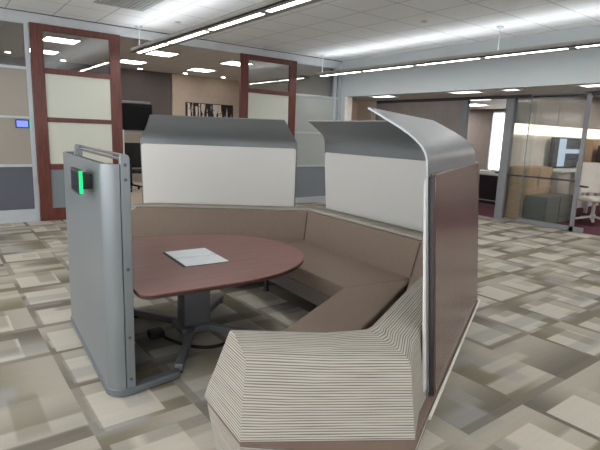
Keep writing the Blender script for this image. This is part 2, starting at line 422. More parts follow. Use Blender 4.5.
def glazing(name, x0, x1, posts, rows, rails, bot):
    """frame plus panes of different films; rows = (z0, z1, material)"""
    fr = MB()
    for a, b in posts: fr.box(a, b, YB - .045, YB + .055, 0, 2.87)
    for a, b in rails: fr.box(x0, x1, YB - .03, YB + .04, a, b)
    fr.box(x0, x1, YB - .035, YB + .045, 0, bot)
    o = struct(fr.build(name, M['alu']))
    for z0, z1, m in rows:
        B(x0, x1, YB - .004, YB + .008, z0, z1).build('pane', M[m], o, smooth=False)
    return o
glazing('window_1', X0, 1.255, [(1.205, 1.262), (-.32, -.27), (-1.85, -1.80), (-3.4, -3.35)],
        [(2.26, 2.87, 'mirror_glass'), (1.56, 2.22, 'taupe_pane'), (.865, 1.53, 'taupe_pane'), (.19, .825, 'slate_pane')],
        [(2.22, 2.26), (1.53, 1.56), (.825, .865), (2.845, 2.87)], .19)
glazing('window_2', 5.985, XR, [(5.98, 6.02), (7.05, 7.095), (7.165, XR)],
        [(2.26, 2.87, 'mirror_glass'), (1.50, 2.22, 'grey_pane'), (.81, 1.47, 'grey_pane'), (.12, .77, 'steel_pane')],
        [(2.22, 2.26), (1.47, 1.50), (.77, .81), (2.845, 2.87)], .12)

def wood_door(name, x0, x1):
    sw = .165; y0, y1 = YB - .11, YB - .055
    fr = MB().box(x0, x0 + sw, y0, y1, .012, 2.868).box(x1 - sw, x1, y0, y1, .012, 2.868)
    for a, b in ((2.775, 2.868), (2.185, 2.262), (1.493, 1.56), (.79, .872), (.012, .2)):
        fr.box(x0 + sw, x1 - sw, y0, y1, a, b)
    o = struct(fr.build(name, M['mahogany'], bevel=.004, seg=1))
    ym = (y0 + y1) / 2
    for a, b, m in ((2.262, 2.775, 'mirror_glass'), (1.56, 2.185, 'frosted'), (.872, 1.493, 'frosted'), (.2, .79, 'steel_pane')):
        B(x0 + sw, x1 - sw, ym - .005, ym + .005, a, b).build('pane', M[m], o, smooth=False)
    return o
wood_door('door_1', 1.266, 2.52)
wood_door('door_2', 4.70, 5.975)
# ceiling track end and jamb beside the opening
struct(B(2.525, 2.548, YB - .09, YB - .03, 0, 1.42).build('trim_4', M['header']))

# ---- glass office front on the far side of the corridor
fr = MB()
fr.box(XG - .02, XG + .08, Y0, 6.07, 2.285, 2.36)
fr.box(XG - .03, XG + .07, 4.956, 5.111, 0, 2.29)
fr.box(XG - .02, XG + .06, 5.934, 6.072, 0, 2.29)
fr.box(XG - .01, XG + .05, 4.6, 4.956, 0, .03)
fr.box(XG - .02, XG + .06, -.1, 0, 0, 2.29).box(XG - .02, XG + .06, 2.25, 2.33, 0, 2.29).box(XG - .02, XG + .06, -2.4, -2.3, 0, 2.29)
fr.box(XG - .01, XG + .05, Y0, 2.3, 0, .08)
o = struct(fr.build('window_3', M['alu_grey']))
B(XG + .015, XG + .027, 4.55, 4.956, .03, 2.29).build('pane', M['glass'], o, smooth=False)
B(XG + .015, XG + .027, Y0, 2.25, .08, 2.29).build('pane', M['glass'], o, smooth=False)
B(XG + .01, XG + .03, 4.956 - .41, 4.956, .83, .86).build('mid_rail', M['dark_metal'], o)
struct(B(XG - .035, XG - .02, Y0, 8.84, 2.225, 2.285).build('trim_5', M['dark_metal'], smooth=False))
# sliding glass door, slid open to the left
xd = XG - .05
fr = MB().box(xd - .02, xd + .02, 3.636, 3.70, .012, 2.285).box(xd - .006, xd + .006, 4.612, 4.625, .012, 2.285)
fr.box(xd - .02, xd + .02, 3.48, 4.625, .012, .09).box(xd - .02, xd + .02, 3.636, 4.625, 2.26, 2.285)
o = struct(fr.build('door_3', M['alu_grey']))
B(xd - .005, xd + .005, 3.70, 4.60, .09, 2.26).build('pane', M['glass'], o, smooth=False)
B(xd - .012, xd + .012, 3.70, 4.60, .835, .865).build('mid_rail', M['dark_metal'], o)

# ---- the offices behind the glass
struct(B(XG + .07, 14.4, 5.045, 5.11, 0, 2.45).build('wall_office', M['off_white'], smooth=False))
struct(B(13.0, 13.1, Y0, 5.042, 0, 2.45).build('wall_office_east', M['taupe_wall'], smooth=False))
w = MB().box(14.4, 14.5, 9.06, 14.0, 0, 2.45).box(14.4, 14.5, 5.05, 9.06, 0, .5).box(14.4, 14.5, 5.05, 9.06, 2.38, 2.45).box(14.4, 14.5, 5.05, 6.2, .5, 2.38)
struct(w.build('wall_window_office', M['taupe_wall'], smooth=False))
o = struct(MB().box(14.42, 14.48, 6.2, 9.06, .5, .55).box(14.42, 14.48, 6.2, 9.06, 2.33, 2.38).box(14.42, 14.48, 9.0, 9.06, .5, 2.38).box(14.42, 14.48, 7.6, 7.66, .5, 2.38).build('window_4', M['alu']))
B(14.445, 14.455, 6.2, 9.06, .5, 2.38).build('pane', M['glass'], o, smooth=False)

# ================================================================== CEILING FIXTURES
def pendant(x, y_end, n, label, hang):
    """linear pendant: channel body, lit lower diffusers, lit upper slot, hanger wires"""
    L = 1.24; y0 = y_end - n * L
    t = empty('linear_pendant_light', (x, (y_end + y0) / 2, 2.60))
    W, zb, zt = .115, 2.615, 2.675
    b = MB()
    b.box(x - W, x - .036, y0, y_end, zb, zb + .012).box(x + .036, x + W, y0, y_end, zb, zb + .012)
    b.box(x - W, x - W + .012, y0, y_end, zb, zt).box(x + W - .012, x + W, y0, y_end, zb, zt)
    b.box(x - W, x + W, y0, y0 + .01, zb, zt).box(x - W, x + W, y_end - .01, y_end, zb, zt)
    b.box(x - W, x + W, y0, y_end, zb + .022, zb + .026)
    for k in range(n + 1):
        yc = y0 + k * L
        b.box(x - .036, x + .036, max(y0, yc - .05), min(y_end, yc + .05), zb, zb + .012)
    b.build('channel', M['lamp_body'], t, smooth=False)
    for k in range(n):
        B(x - .036, x + .036, y0 + k * L + .05, y0 + (k + 1) * L - .05, zb + .004, zb + .010).build('diffuser', M['lamp_down'], t, smooth=False)
    B(x - .085, x + .085, y0 + .02, y_end - .02, zt - .012, zt - .006).build('uplight', M['lamp_up'], t, smooth=False)
    for hy in hang:
        MB().tube([(x, hy, zt - .02), (x, hy, zt + .1), (x, hy, ZC - .02)], .006, 6).build('hanger', M['header'], t)
        MB().lathe((x, hy, ZC - .02), [(.05, 0), (.05, .02)], 16).build('canopy', M['header'], t)
    return tag(t, label, 'light', 'linear pendant lights')
M['lamp_body'] = plain('pendant_grey_paint', rgb(150, 148, 142), 0.5)
pendant(2.76, 8.04, 9, 'linear pendant light ending in front of the wooden sliding doors', (7.95, 4.1, .4, -2.8))
pendant(6.45, 8.02, 9, 'linear pendant light running along the grey bulkhead above the open corridor', (7.93, 4.07, .4, -2.8))
pendant(-.95, 8.04, 9, 'added unseen linear pendant light farthest from the grey bulkhead, beyond the slate glazed partition', (7.95, 4.1, .4, -2.8))  # extra pendant out of view, added to light the room

t = empty('ceiling_vent', (2.1, 6.3, ZC - .012))
MB().box(1.82, 2.46, 5.75, 6.93, ZC - .012, ZC).build('frame', M['grille'], t)
sl = MB()
for i in range(12): sl.box(1.86 + i * .048, 1.89 + i * .048, 5.8, 6.88, ZC - .02, ZC - .012)
sl.build('slats', M['grille'], t)
tag(t, 'grey return air vent in the white tiled ceiling', 'vent')
for x, y, lab in ((3.09, 7.23, 'small round sprinkler cap on the ceiling beside the pendant above the sliding doors'), (5.5, 4.62, 'small round sprinkler cap on the ceiling beside the pendant along the grey bulkhead')):
    o = MB().lathe((x, y, ZC - .014), [(.03, 0), (.045, .008), (.045, .014)], 16).build('sprinkler_cap', M['grille'])
    tag(o, lab, 'sprinkler', 'sprinkler caps')

def troffer(x, y, z, sx, sy, mat, label, group, name='ceiling_light'):
    t = empty(name, (x, y, z - .02))
    f = MB().box(x - sx - .03, x + sx + .03, y - sy - .03, y - sy, z - .02, z).box(x - sx - .03, x + sx + .03, y + sy, y + sy + .03, z - .02, z)
    f.box(x - sx - .03, x - sx, y - sy, y + sy, z - .02, z).box(x + sx, x + sx + .03, y - sy, y + sy, z - .02, z)
    f.build('frame', M['header'], t, smooth=False)
    B(x - sx, x + sx, y - sy, y + sy, z - .012, z - .004).build('diffuser', M[mat], t, smooth=False)
    return tag(t, label, 'ceiling light', group)
G1 = 'square ceiling lights of the conference room'
for x, y, lab in ((2.1, 10.25, 'square ceiling light nearest behind the top pane of the door beside the slate partition'),
                  (2.1, 12.1, 'square ceiling light deeper behind the top pane of the door beside the slate partition'),
                  (4.0, 10.25, 'square ceiling light nearest in the opening, just under the end of the pendant'),
                  (4.0, 12.1, 'square ceiling light in front of the dark wall with the black television'),
                  (5.8, 10.25, 'square ceiling light partly hidden by the wooden door beside the artwork'),
                  (5.8, 12.1, 'square ceiling light in front of the beige wall with the artwork')):
    troffer(x, y, 3.0, .28, .28, 'troffer', lab, G1)
for x, y, lab in ((4.62, 13.3, 'round recessed downlight above the black television'),
                  (5.85, 13.2, 'round recessed downlight above the edge of the beige wall'),
                  (7.0, 13.15, 'round recessed downlight above the black and white artwork'),
                  (1.55, 12.9, 'round recessed downlight behind the clear pane of the slate partition'),
                  (2.75, 13.3, 'round recessed downlight low in the top pane of the door')):
    t = empty('downlight', (x, y, 2.985))
    MB().lathe((x, y, 2.99), [(.08, 0), (.085, .01)], 20).build('trim_ring', M['header'], t)
    MB().lathe((x, y, 2.985), [(.055, 0), (.055, .006)], 20).build('lens', M['downlight'], t)
    tag(t, lab, 'downlight', 'recessed downlights of the conference room')
G2 = 'lights in the corridor soffit'
for x, y, sx, sy, lab in ((7.55, 7.25, .13, .26, 'light in the corridor soffit above the sand coloured end wall'),
                          (7.55, 5.30, .13, .26, 'light in the corridor soffit before the open doorway'),
                          (7.55, 4.45, .08, .12, 'small light in the corridor soffit beside the glass office post'),
                          (7.55, 3.10, .13, .26, 'light in the corridor soffit before the sliding glass door')):
    troffer(x, y, 2.285, sx, sy, 'soffit_lamp', lab, G2)
G3 = 'ceiling lights of the glass office'
for x, y, lab in ((10.2, 3.0, 'square office ceiling light nearest the sliding glass door'), (12.3, 3.0, 'square office ceiling light above the far end of the glass office'), (11.2, 0.2, 'square office ceiling light farthest from the wall cabinets')):
    troffer(x, y, 2.45, .3, .3, 'office_lamp', lab, G3)
for x, y, lab in ((10.6, 7.2, 'added square ceiling light over the espresso desk in the window office'), (12.4, 8.4, 'added square ceiling light midway to the curtained window'), (13.6, 10.2, 'added square ceiling light nearest the far taupe wall of the window office'), (11.0, 10.6, 'added square ceiling light deep in the window office')):
    troffer(x, y, 2.45, .3, .3, 'office_lamp', lab, 'added ceiling lights of the window office')  # lamps put in to brighten the room behind the doorway

# ================================================================== CONFERENCE ROOM THINGS
t = empty('wall_television', (4.3, 13.62, 1.39))
B(3.5, 5.035, 13.575, 13.648, 1.39, 2.10).build('bezel', M['black'], t, bevel=.006)
B(3.52, 5.015, 13.568, 13.575, 1.41, 2.08).build('screen', M['tv_off'], t, smooth=False)
B(3.5, 4.97, 13.54, 13.648, 2.11, 2.17).build('top_strip', M['lilac_cap'], t)  # narrow grey strip along the top of the screen
tag(t, 'large black television on the dark conference room wall', 'television')
t = empty('sideboard', (4.0, 13.4, 0))
B(3.3, 4.72, 13.2, 13.64, .0, 1.32).build('body', M['grey_pane'], t)
B(3.27, 4.75, 13.18, 13.64, 1.32, 1.375).build('top', M['lilac_cap'], t)
for k in range(4):
    d = B(3.32 + k * .35, 3.655 + k * .35, 13.18, 13.2, .06, 1.30).build('door', M['taupe_pane'], t)
    B(3.62 + k * .35, 3.635 + k * .35, 13.16, 13.18, .6, .8).build('handle', M['chrome'], d)
tag(t, 'grey sideboard below the black television', 'cabinet')
t = empty('framed_artwork', (6.8, 13.58, 1.8))
B(6.02, 7.57, 13.57, 13.6, 1.80, 2.24).build('frame', M['black'], t)
B(6.04, 7.55, 13.562, 13.57, 1.82, 2.22).build('print', M['art'], t, smooth=False)
tag(t, 'wide black and white tree trunk picture on the beige wall', 'picture')

def office_chair(name, loc, rz, fabric, frame, label, arms=True):
    t = empty(name, loc, rz, True)
    MB().lathe((0, 0, .40), [(.02, -.24), (.028, -.2), (.028, .02)], 14).build('gas_post', M[frame], t)
    for k in range(5):
        a = 2 * PI * k / 5 + .3; c, s = math.cos(a), math.sin(a)
        l = MB().bar((.03 * c, .03 * s, .135), (.30 * c, .30 * s, .085), .05, .035).build('base_arm', M[frame], t, bevel=.008)
        MB().tube([(.30 * c - .02 * s, .30 * s + .02 * c, .031), (.30 * c + .02 * s, .30 * s - .02 * c, .031)], .031, 14).build('caster', M['black'], l)
    MB().lathe((0, 0, .13), [(.05, 0), (.05, .05)], 14).build('hub', M[frame], t)
    MB().box(-.25, .25, -.24, .25, .42, .50).build('seat', M[fabric], t, bevel=.035, seg=3)
    # curved back
    bk = MB(); v = []; f = []; nu, nv = 9, 8
    for th in (0, 1):
        for j in range(nv + 1):
            for i in range(nu + 1):
                u = i / nu * 2 - 1; q = j / nv
                wdt = .27 * (1 - .18 * q ** 3) * (1 - .12 * (1 - q) ** 3)
                y = .26 + .07 * q - .06 * u * u * -1 * .0 - .05 * (u * u) + (.035 if th else 0)
                v.append((u * wdt, y, .56 + .56 * q))
    W = nu + 1; K = W * (nv + 1)
    for j in range(nv):
        for i in range(nu):
            a = j * W + i; f.append((a, a + 1, a + W + 1, a + W)); f.append((K + a, K + a + W, K + a + W + 1, K + a + 1))
    for i in range(nu): f.append((i, K + i, K + i + 1, i + 1)); b_ = nv * W + i; f.append((b_, b_ + 1, K + b_ + 1, K + b_))
    for j in range(nv): a = j * W; f.append((a, a + W, K + a + W, K + a)); a = j * W + nu; f.append((a, K + a, K + a + W, a + W))
    bk.add(v, f); bk.build('backrest', M[fabric], t, bevel=.0)
    MB().tube([(0, .1, .43), (0, .27, .45), (0, .31, .56), (0, .315, .75)], .022, 10).build('back_support', M[frame], t)
    if arms:
        for s in (-1, 1):
            MB().tube([(s * .24, .05, .45), (s * .30, .05, .46), (s * .30, .05, .68)], .018, 10).build('arm_post', M[frame], t)
            MB().box(s * .30 - .04, s * .30 + .04, -.12, .14, .68, .71).build('armrest', M['black'], t, bevel=.01)
    return tag(t, label, 'chair')
office_chair('office_chair', (3.72, 11.5, 0), 2.84, 'chair_black', 'black', 'black office chair in the conference room behind the sliding door')

def wall_tablet(name, x0, x1, z0, z1, label):
    t = empty(name, ((x0 + x1) / 2, YB - .02, z0))
    B(x0, x1, YB - .065, YB - .032, z0, z1).build('bezel', M['black'], t, bevel=.004)
    B(x0 + .012, x1 - .02, YB - .0665, YB - .065, z0 + .012, z1 - .012).build('display', M['lcd_blue'], t, smooth=False)
    B(x1, x1 + .008, YB - .06, YB - .036, z0 + .005, z1 - .005).build('light_bar', M['led_green'], t, smooth=False)
    return tag(t, label, 'display')
wall_tablet('room_display', 1.02, 1.197, 1.392, 1.508, 'small blue lit room display on the slate glazed partition')

# ================================================================== OFFICE THINGS (right)
for k in range(4):
    x0 = 8.67 + k * 1.067
    t = empty('overhead_cabinet', (x0 + .53, 4.88, 1.793))
    B(x0, x0 + 1.06, 4.72, 5.042, 1.793, 2.32).build('body', M['bin_grey'], t)
    B(x0 + .005, x0 + 1.055, 4.70, 4.72, 1.80, 2.315).build('door', M['bin_grey'], t)
    tag(t, ['warm grey overhead cabinet nearest the glass wall', 'warm grey overhead cabinet second from the glass wall', 'warm grey overhead cabinet above the wall screen', 'warm grey overhead cabinet deepest in the glass office'][k], 'cabinet', 'overhead cabinets of the glass office')
    o = B(x0, x0 + 1.055, 5.00, 5.042, 1.60, 1.793).build('backsplash_light', M['strip_glow'], smooth=False)
    tag(o, ['glowing light panel under the cabinet nearest the glass wall', 'glowing light panel under the second cabinet from the glass wall', 'glowing light panel above the wall screen', 'glowing light panel deepest in the glass office'][k], 'light', 'lit panels under the overhead cabinets')
t = empty('wall_screen', (10.72, 4.95, .965))
B(10.06, 11.38, 4.88, 4.95, .965, 1.575).build('bezel', M['black'], t, bevel=.006)
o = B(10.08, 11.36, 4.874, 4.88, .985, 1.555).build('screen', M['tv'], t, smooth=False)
q = Vector((10.08 - 10.72, 4.88 - 4.95, .02))
for v in o.data.vertices: v.co -= q
o.location = q
B(10.5, 10.95, 4.95, 5.042, 1.15, 1.4).build('bracket', M['black'], t)
tag(t, 'large wall screen with reflected pale bands above the white counter in the glass office', 'screen')
t = empty('credenza', (9.3, 4.9, 0))
B(8.70, 9.72, 4.68, 5.042, 0, 1.0).build('body', M['pale_wood'], t)
for k in range(2):
    d = B(8.72 + k * .50, 9.20 + k * .50, 4.66, 4.68, .06, .97).build('door', M['pale_wood'], t)
    B(9.15 + k * .50, 9.165 + k * .50, 4.64, 4.66, .65, .85).build('handle', M['chrome'], d)
tag(t, 'honey wood credenza along the wall of the glass office', 'cabinet')
t = empty('file_cabinet', (9.1, 4.5, 0))
B(8.72, 9.75, 4.25, 4.62, 0, .50).build('body', M['cabinet_grey'], t)
for k in range(2): B(8.74 + k * .51, 9.225 + k * .51, 4.23, 4.25, .03, .48).build('drawer', M['cabinet_grey'], t)
tag(t, 'low sage grey file cabinet behind the glass door', 'cabinet')
t = empty('counter', (10.9, 4.8, 0))
B(9.74, 12.1, 4.52, 5.042, .90, .945).build('countertop', M['white'], t, bevel=.004)
B(9.78, 10.3, 4.58, 5.04, 0, .90).build('cabinet_base', M['bin_grey'], t)
for x in (11.2, 12.05):
    for y in (4.58, 4.98): B(x - .03, x + .03, y - .03, y + .03, 0, .90).build('leg', M['alu'], t)
tag(t, 'white topped counter under the wall screen', 'counter')
t = empty('cupboard', (11.9, 4.9, 1.0))
B(11.45, 12.5, 4.74, 5.042, 1.04, 1.57).build('body', M['pale_wood'], t)
B(11.46, 11.97, 4.72, 4.74, 1.05, 1.56).build('door', M['pale_wood'], t); B(11.98, 12.49, 4.72, 4.74, 1.05, 1.56).build('door', M['pale_wood'], t)
tag(t, 'honey wood wall cupboard beside the wall screen', 'cabinet')
office_chair('office_chair', (9.78, 3.86, 0), -.5, 'chair_white', 'chair_white', 'pale grey office chair beyond the sliding glass door')
t = empty('work_table', (10.8, 4.0, 0))
B(10.25, 11.6, 3.45, 4.15, .72, .75).build('tabletop', M['white'], t, bevel=.004)
for x in (10.32, 11.53):
    for y in (3.52, 4.08): B(x - .025, x + .025, y - .025, y + .025, 0, .72).build('leg', M['alu'], t)
tag(t, 'white work table behind the pale grey office chair', 'table')
t = empty('computer_monitor', (11.62, 4.58, .945))
MB().lathe((11.62, 4.59, .945), [(.10, 0), (.11, .012), (.025, .02), (.02, .2)], 18).build('stand', M['black'], t)
B(11.36, 11.88, 4.55, 4.58, 1.08, 1.44).build('panel', M['black'], t, bevel=.006)
tag(t, 'black computer monitor standing on the white topped counter', 'monitor')

t = empty('desk', (10.3, 6.5, 0))
B(9.95, 10.65, 5.78, 7.6, .70, .745).build('desktop', M['white'], t, bevel=.004)
B(9.97, 9.99, 5.8, 7.58, .06, .70).build('modesty_panel', M['desk_dark'], t)
B(9.99, 10.63, 5.8, 5.84, 0, .70).build('side_panel', M['desk_dark'], t); B(9.99, 10.63, 7.54, 7.58, 0, .70).build('side_panel', M['desk_dark'], t)
B(9.96, 9.97, 5.8, 7.58, .13, .15).build('kick_strip', M['alu'], t)
tag(t, 'dark espresso desk seen through the open doorway', 'desk')
o = MB().box(10.05, 10.3, 6.2, 6.55, .745, .79).build('paper_stack', M['paper'], bevel=.002)
tag(o, 'stack of white papers on the espresso desk', 'paper')
t = empty('telephone', (10.2, 6.05, .745))
MB().prism([(10.1, 5.95), (10.3, 5.95), (10.3, 6.13), (10.1, 6.13)], .745, .78).build('base', M['black'], t, bevel=.006)
MB().bar((10.12, 5.98, .795), (10.28, 5.98, .795), .04, .03).build('handset', M['black'], t, bevel=.01)
tag(t, 'black telephone at the end of the espresso desk', 'telephone')
o = MB()
n = 60; v = []; f = []
for k in range(n + 1):
    y = 6.25 + (9.0 - 6.25) * k / n; x = 14.36 + .015 * math.sin(k * 1.9)
    v += [(x, y, .55), (x, y, 2.36), (x - .004, y, .55), (x - .004, y, 2.36)]
for k in range(n):
    a = k * 4; f += [(a, a + 4, a + 5, a + 1), (a + 2, a + 3, a + 7, a + 6), (a + 1, a + 5, a + 7, a + 3), (a, a + 2, a + 6, a + 4)]
f += [(0, 1, 3, 2), (n * 4, n * 4 + 2, n * 4 + 3, n * 4 + 1)]
k = N('sheer_fabric'); tr = k.n('ShaderNodeBsdfTranslucent'); tr.inputs[0].default_value = (.9, .92, .96, 1); tp = k.n('ShaderNodeBsdfTransparent'); mx = k.n('ShaderNodeMixShader'); mx.inputs[0].default_value = .72
wv = k.n('ShaderNodeTexNoise'); wv.inputs['Scale'].default_value = 40; cr = k.ramp(wv.outputs[0], [(.3, (.84, .87, .92, 1)), (.7, (.95, .96, 1, 1))]); k.l(cr, tr.inputs[0])
k.l(tr.outputs[0], mx.inputs[1]); k.l(tp.outputs[0], mx.inputs[2]); k.l(mx.outputs[0], k.out.inputs[0])
o.add(v, f); o = o.build('sheer_curtain', k.m)
tag(o, 'bright white sheer curtain at the far office window', 'curtain')

# ================================================================== THE BOOTH (local frame: x to its back, y to its far side)
TH = math.radians(-3.4); ORG = Vector((3.318, 2.993, 0))
U = Vector((math.cos(TH), math.sin(TH), 0)); V = Vector((-math.sin(TH), math.cos(TH), 0))
def W(u, v, z=0.0): return ORG + U * u + V * v + Vector((0, 0, z))
booth = empty('booth_bench', ORG, TH, True)
tag(booth, 'angular lounge booth with brown seats, striped fabric shell and tall white screens', 'booth')
D = Vector((-.866, -.5)); I = Vector((-.5, .866))              # along / into the near wing
E0, E1, E2 = Vector((-2.346, -1.641)), Vector((-1.732, -1.985)), Vector((0, -.985))
IA = Vector((.5, .866))                                         # into the near arm
mirror = lambda p: Vector((p[0], -p[1]))
def miter(n1, n2):
    m = n1 + n2; return m / m.dot(n1)
# stations of the shell: (point, inward vector, key)
ST = [(E0, Vector((0.03, 1.155)), 'end'),
      (E0.lerp(E1, .5), IA, 'arm'),
      (E1, miter(IA, I), 'corner'),
      (E2 + D * 1.80, I, 'w1'), (E2 + D * .87, I, 'w2'),
      (E2, miter(I, Vector((-1, 0))), 'back'),
      (mirror(E2), mirror(miter(I, Vector((-1, 0)))), 'back')]
ST += [(mirror(E2 + D * .87), mirror(I), 'fw'), (mirror(E2 + D * 1.80), mirror(I), 'fw'), (mirror(E2 + D * 2.14), mirror(miter(IA, I)), 'fcorner'),
       (mirror(E2 + D * 2.14 + (E0 - E1) * .5), mirror(IA), 'arm'), (mirror(E2 + D * 2.14 + (E0 - E1) * .8), Vector((0.03, -1.155)), 'end')]
# ends of the shell lean towards the booth as they rise
def shell_point(st, d, z):
    p, m, key = st
    q = p + m * d
    if key == 'end' and z > .25: q = q + Vector((.16 * (z - .25), 0))
    if key == 'end' and z < .25: q = q + Vector((.10 * (.25 - z), 0))
    return (q.x, q.y, z)
def sweep(profiles, a, b, mat, name, close=True, off=0.0, cap=True):
    """loft profile lists along stations a..b; profiles[key] -> [(d, z)...]"""
    mb = MB(); rows = []; path = 0.0; us = []
    for i in range(a, b + 1):
        st = ST[i]; pr = profiles[st[2]]
        if i > a: path += (ST[i][0] - ST[i - 1][0]).length
        us.append(path); rows.append([shell_point(st, d, z) for d, z in pr])
    n = len(rows[0]); verts = [p for r in rows for p in r]
    vs = []
    for i, r in enumerate(rows):
        acc = [0.0]
        for k in range(1, n):
            pr = profiles[ST[a + i][2]]
            acc.append(acc[-1] + math.hypot(pr[k][0] - pr[k - 1][0], pr[k][1] - pr[k - 1][1]))
        vs.append(acc)
    mid = vs[len(vs) // 2]
    F = []; UVs = []
    for i in range(len(rows) - 1):
        for k in range(n if close else n - 1):
            k2 = (k + 1) % n
            F.append((i * n + k, (i + 1) * n + k, (i + 1) * n + k2, i * n + k2))
            va, vb = mid[k], mid[k2] if k2 else mid[k] + .3
            UVs.append([(us[i], va), (us[i + 1], va), (us[i + 1], vb), (us[i], vb)])
    if cap:
        for i, rev in ((0, False), (len(rows) - 1, True)):
            ids = [i * n + k for k in range(n)]
            if rev: ids = ids[::-1]
            F.append(tuple(ids))
            # stripes of the end faces slant like the edge they follow
            UVs.append([(verts[q][1] * 1.0, verts[q][2]) for q in ids])
    mb.add(verts, F, UVs)
    return mb, rows
# upper shell profiles: outer foot, outer top, rounded crown, inner top edge, inner foot
def prof(do, di, zo, zi, df):
    return [(do, .255), (do + .046, zo - .034), (do + .052, zo - .014), (do + .062, zo - .002), (do + .078, zo + .008),
            (di - .03, zi - .004), (di - .012, zi - .005), (di, zi - .018), (df - (.0 if df > .4 else .05), .40), (df, .255)]
PR = {'end': prof(.0, .205, .575, .630, .33), 'arm': prof(.0, .23, .575, .625, .33), 'corner': prof(.0, .295, .575, .612, .38),
      'w1': prof(.03, .275, .585, .622, .38), 'w2': prof(.03, .25, .62, .648, .40), 'back': prof(.03, .405, .69, .728, .455),
      'fw': prof(.03, .40, .69, .725, .455), 'fcorner': prof(.0, .40, .66, .72, .455)}
def outer(p): return p[:8] + [(p[7][0] - .02, p[7][1] - .03), (p[0][0] + .05, .40), (p[0][0] + .05, .255)]
full = lambda p: p[:9] + [(p[9][0] - .02, .33), p[9]]
OUT = {k: (full(p) if k in ('end', 'arm', 'corner') else outer(p)) for k, p in PR.items()}
for a, b, side in ((0, 5, 0), (5, 6, 1), (6, 11, 2)):
    mb, rows = sweep(OUT, a, b, None, 'x')
    mb.build('backrest_shell', M['stripes'], booth, bevel=0, angle=28)
# brown inner back panels
INN = {k: [(p[7][0] - .019, p[7][1] - .02), (p[7][0], p[7][1] - .012), (p[7][0] + .008, p[7][1] - .03), (p[8][0] + .004, .425), (p[8][0] + .012, .40), (p[8][0] - .03, .38)] for k, p in PR.items()}
for a, b in ((1, 5), (5, 6), (6, 10)):
    mb, rows = sweep(INN, a, b, None, 'x')
    mb.build('backrest_cushion', M['seat'], booth, angle=50)
for i in (5, 6):
    p, m, key = ST[i]; pr = PR[key]
    a, b = p + m * (pr[7][0] + .009), p + m * (pr[8][0] + .006)
    MB().tube([(a.x, a.y, pr[7][1] - .02), (b.x, b.y, .42)], .006, 8).build('seam', M['panel_edge'], booth)
# brown band, lower striped base
BAND = {k: [(.006, o), (-.005, o + .004), (-.005, .25), (.004, .256), (.30, .256), (.30, o)] for k, o in (('end', .238), ('arm', .204), ('corner', .210), ('w1', .225), ('w2', .225), ('back', .225), ('fw', .225), ('fcorner', .222))}
mb, _ = sweep(BAND, 0, 11, None, 'x'); mb.build('trim_band', M['piping'], booth)
LOW = {k: [(.075, .03), (-.010, o - .008), (.006, o), (.30, o), (.25, .03)] for k, o in (('end', .238), ('arm', .204), ('corner', .210), ('w1', .225), ('w2', .225), ('back', .225), ('fw', .225), ('fcorner', .222))}
mb, _ = sweep(LOW, 0, 11, None, 'x'); mb.build('base', M['stripes'], booth)
# pale strip along the foot of the screens
for a, b in ((3, 5), (5, 6), (6, 8)):
    STRIP = {k: [(-.022, .238), (-.012, .236), (-.012, .254), (-.022, .254)] for k in PR}
    mb, _ = sweep(STRIP, a, b, None, 'x'); mb.build('edge_strip', M['white_trim'], booth)

# ---- seats
def isect(p, d, q, e):
    k = d.x * e.y - d.y * e.x; t_ = ((q.x - p.x) * e.y - (q.y - p.y) * e.x) / k; return p + d * t_
bend = Vector((-1.05, -.65)); foot = Vector((-.45, -.725))
arm_in = E1 + IA * .335; arm_dir = (E0 - E1).normalized()
w_front = isect(bend, D, arm_in, arm_dir); w_foot = isect(foot, D, arm_in, arm_dir)
back_poly = [foot, mirror(foot), mirror(bend), bend]
wing_poly = [foot, bend, w_front, w_foot]
def shrink(poly, d):
    c = sum((Vector(p) for p in poly), Vector((0, 0))) / len(poly)
    return [Vector(p) + (c - Vector(p)).normalized() * d for p in poly]
for poly in (back_poly, wing_poly, [mirror(p) for p in wing_poly][::-1]):
    MB().prism([tuple(p) for p in shrink(poly, .004)], .29, .412).build('seat', M['seat'], booth, bevel=.014, seg=3)
    MB().prism([tuple(p) for p in shrink(poly, .02)], .17, .289).build('fascia', M['fascia'], booth, bevel=.005, seg=1)
for u, v in ((-.95, .60), (-.95, -.60), (-.5, .72), (-.5, -.72), (-1.75, -1.2), (-1.75, 1.2), (-2.0, -1.6), (-2.0, 1.6)):
    MB().lathe((u, v, 0), [(.025, 0), (.03, .008), (.022, .03), (.022, .17)], 14).build('leg', M['black'], booth)

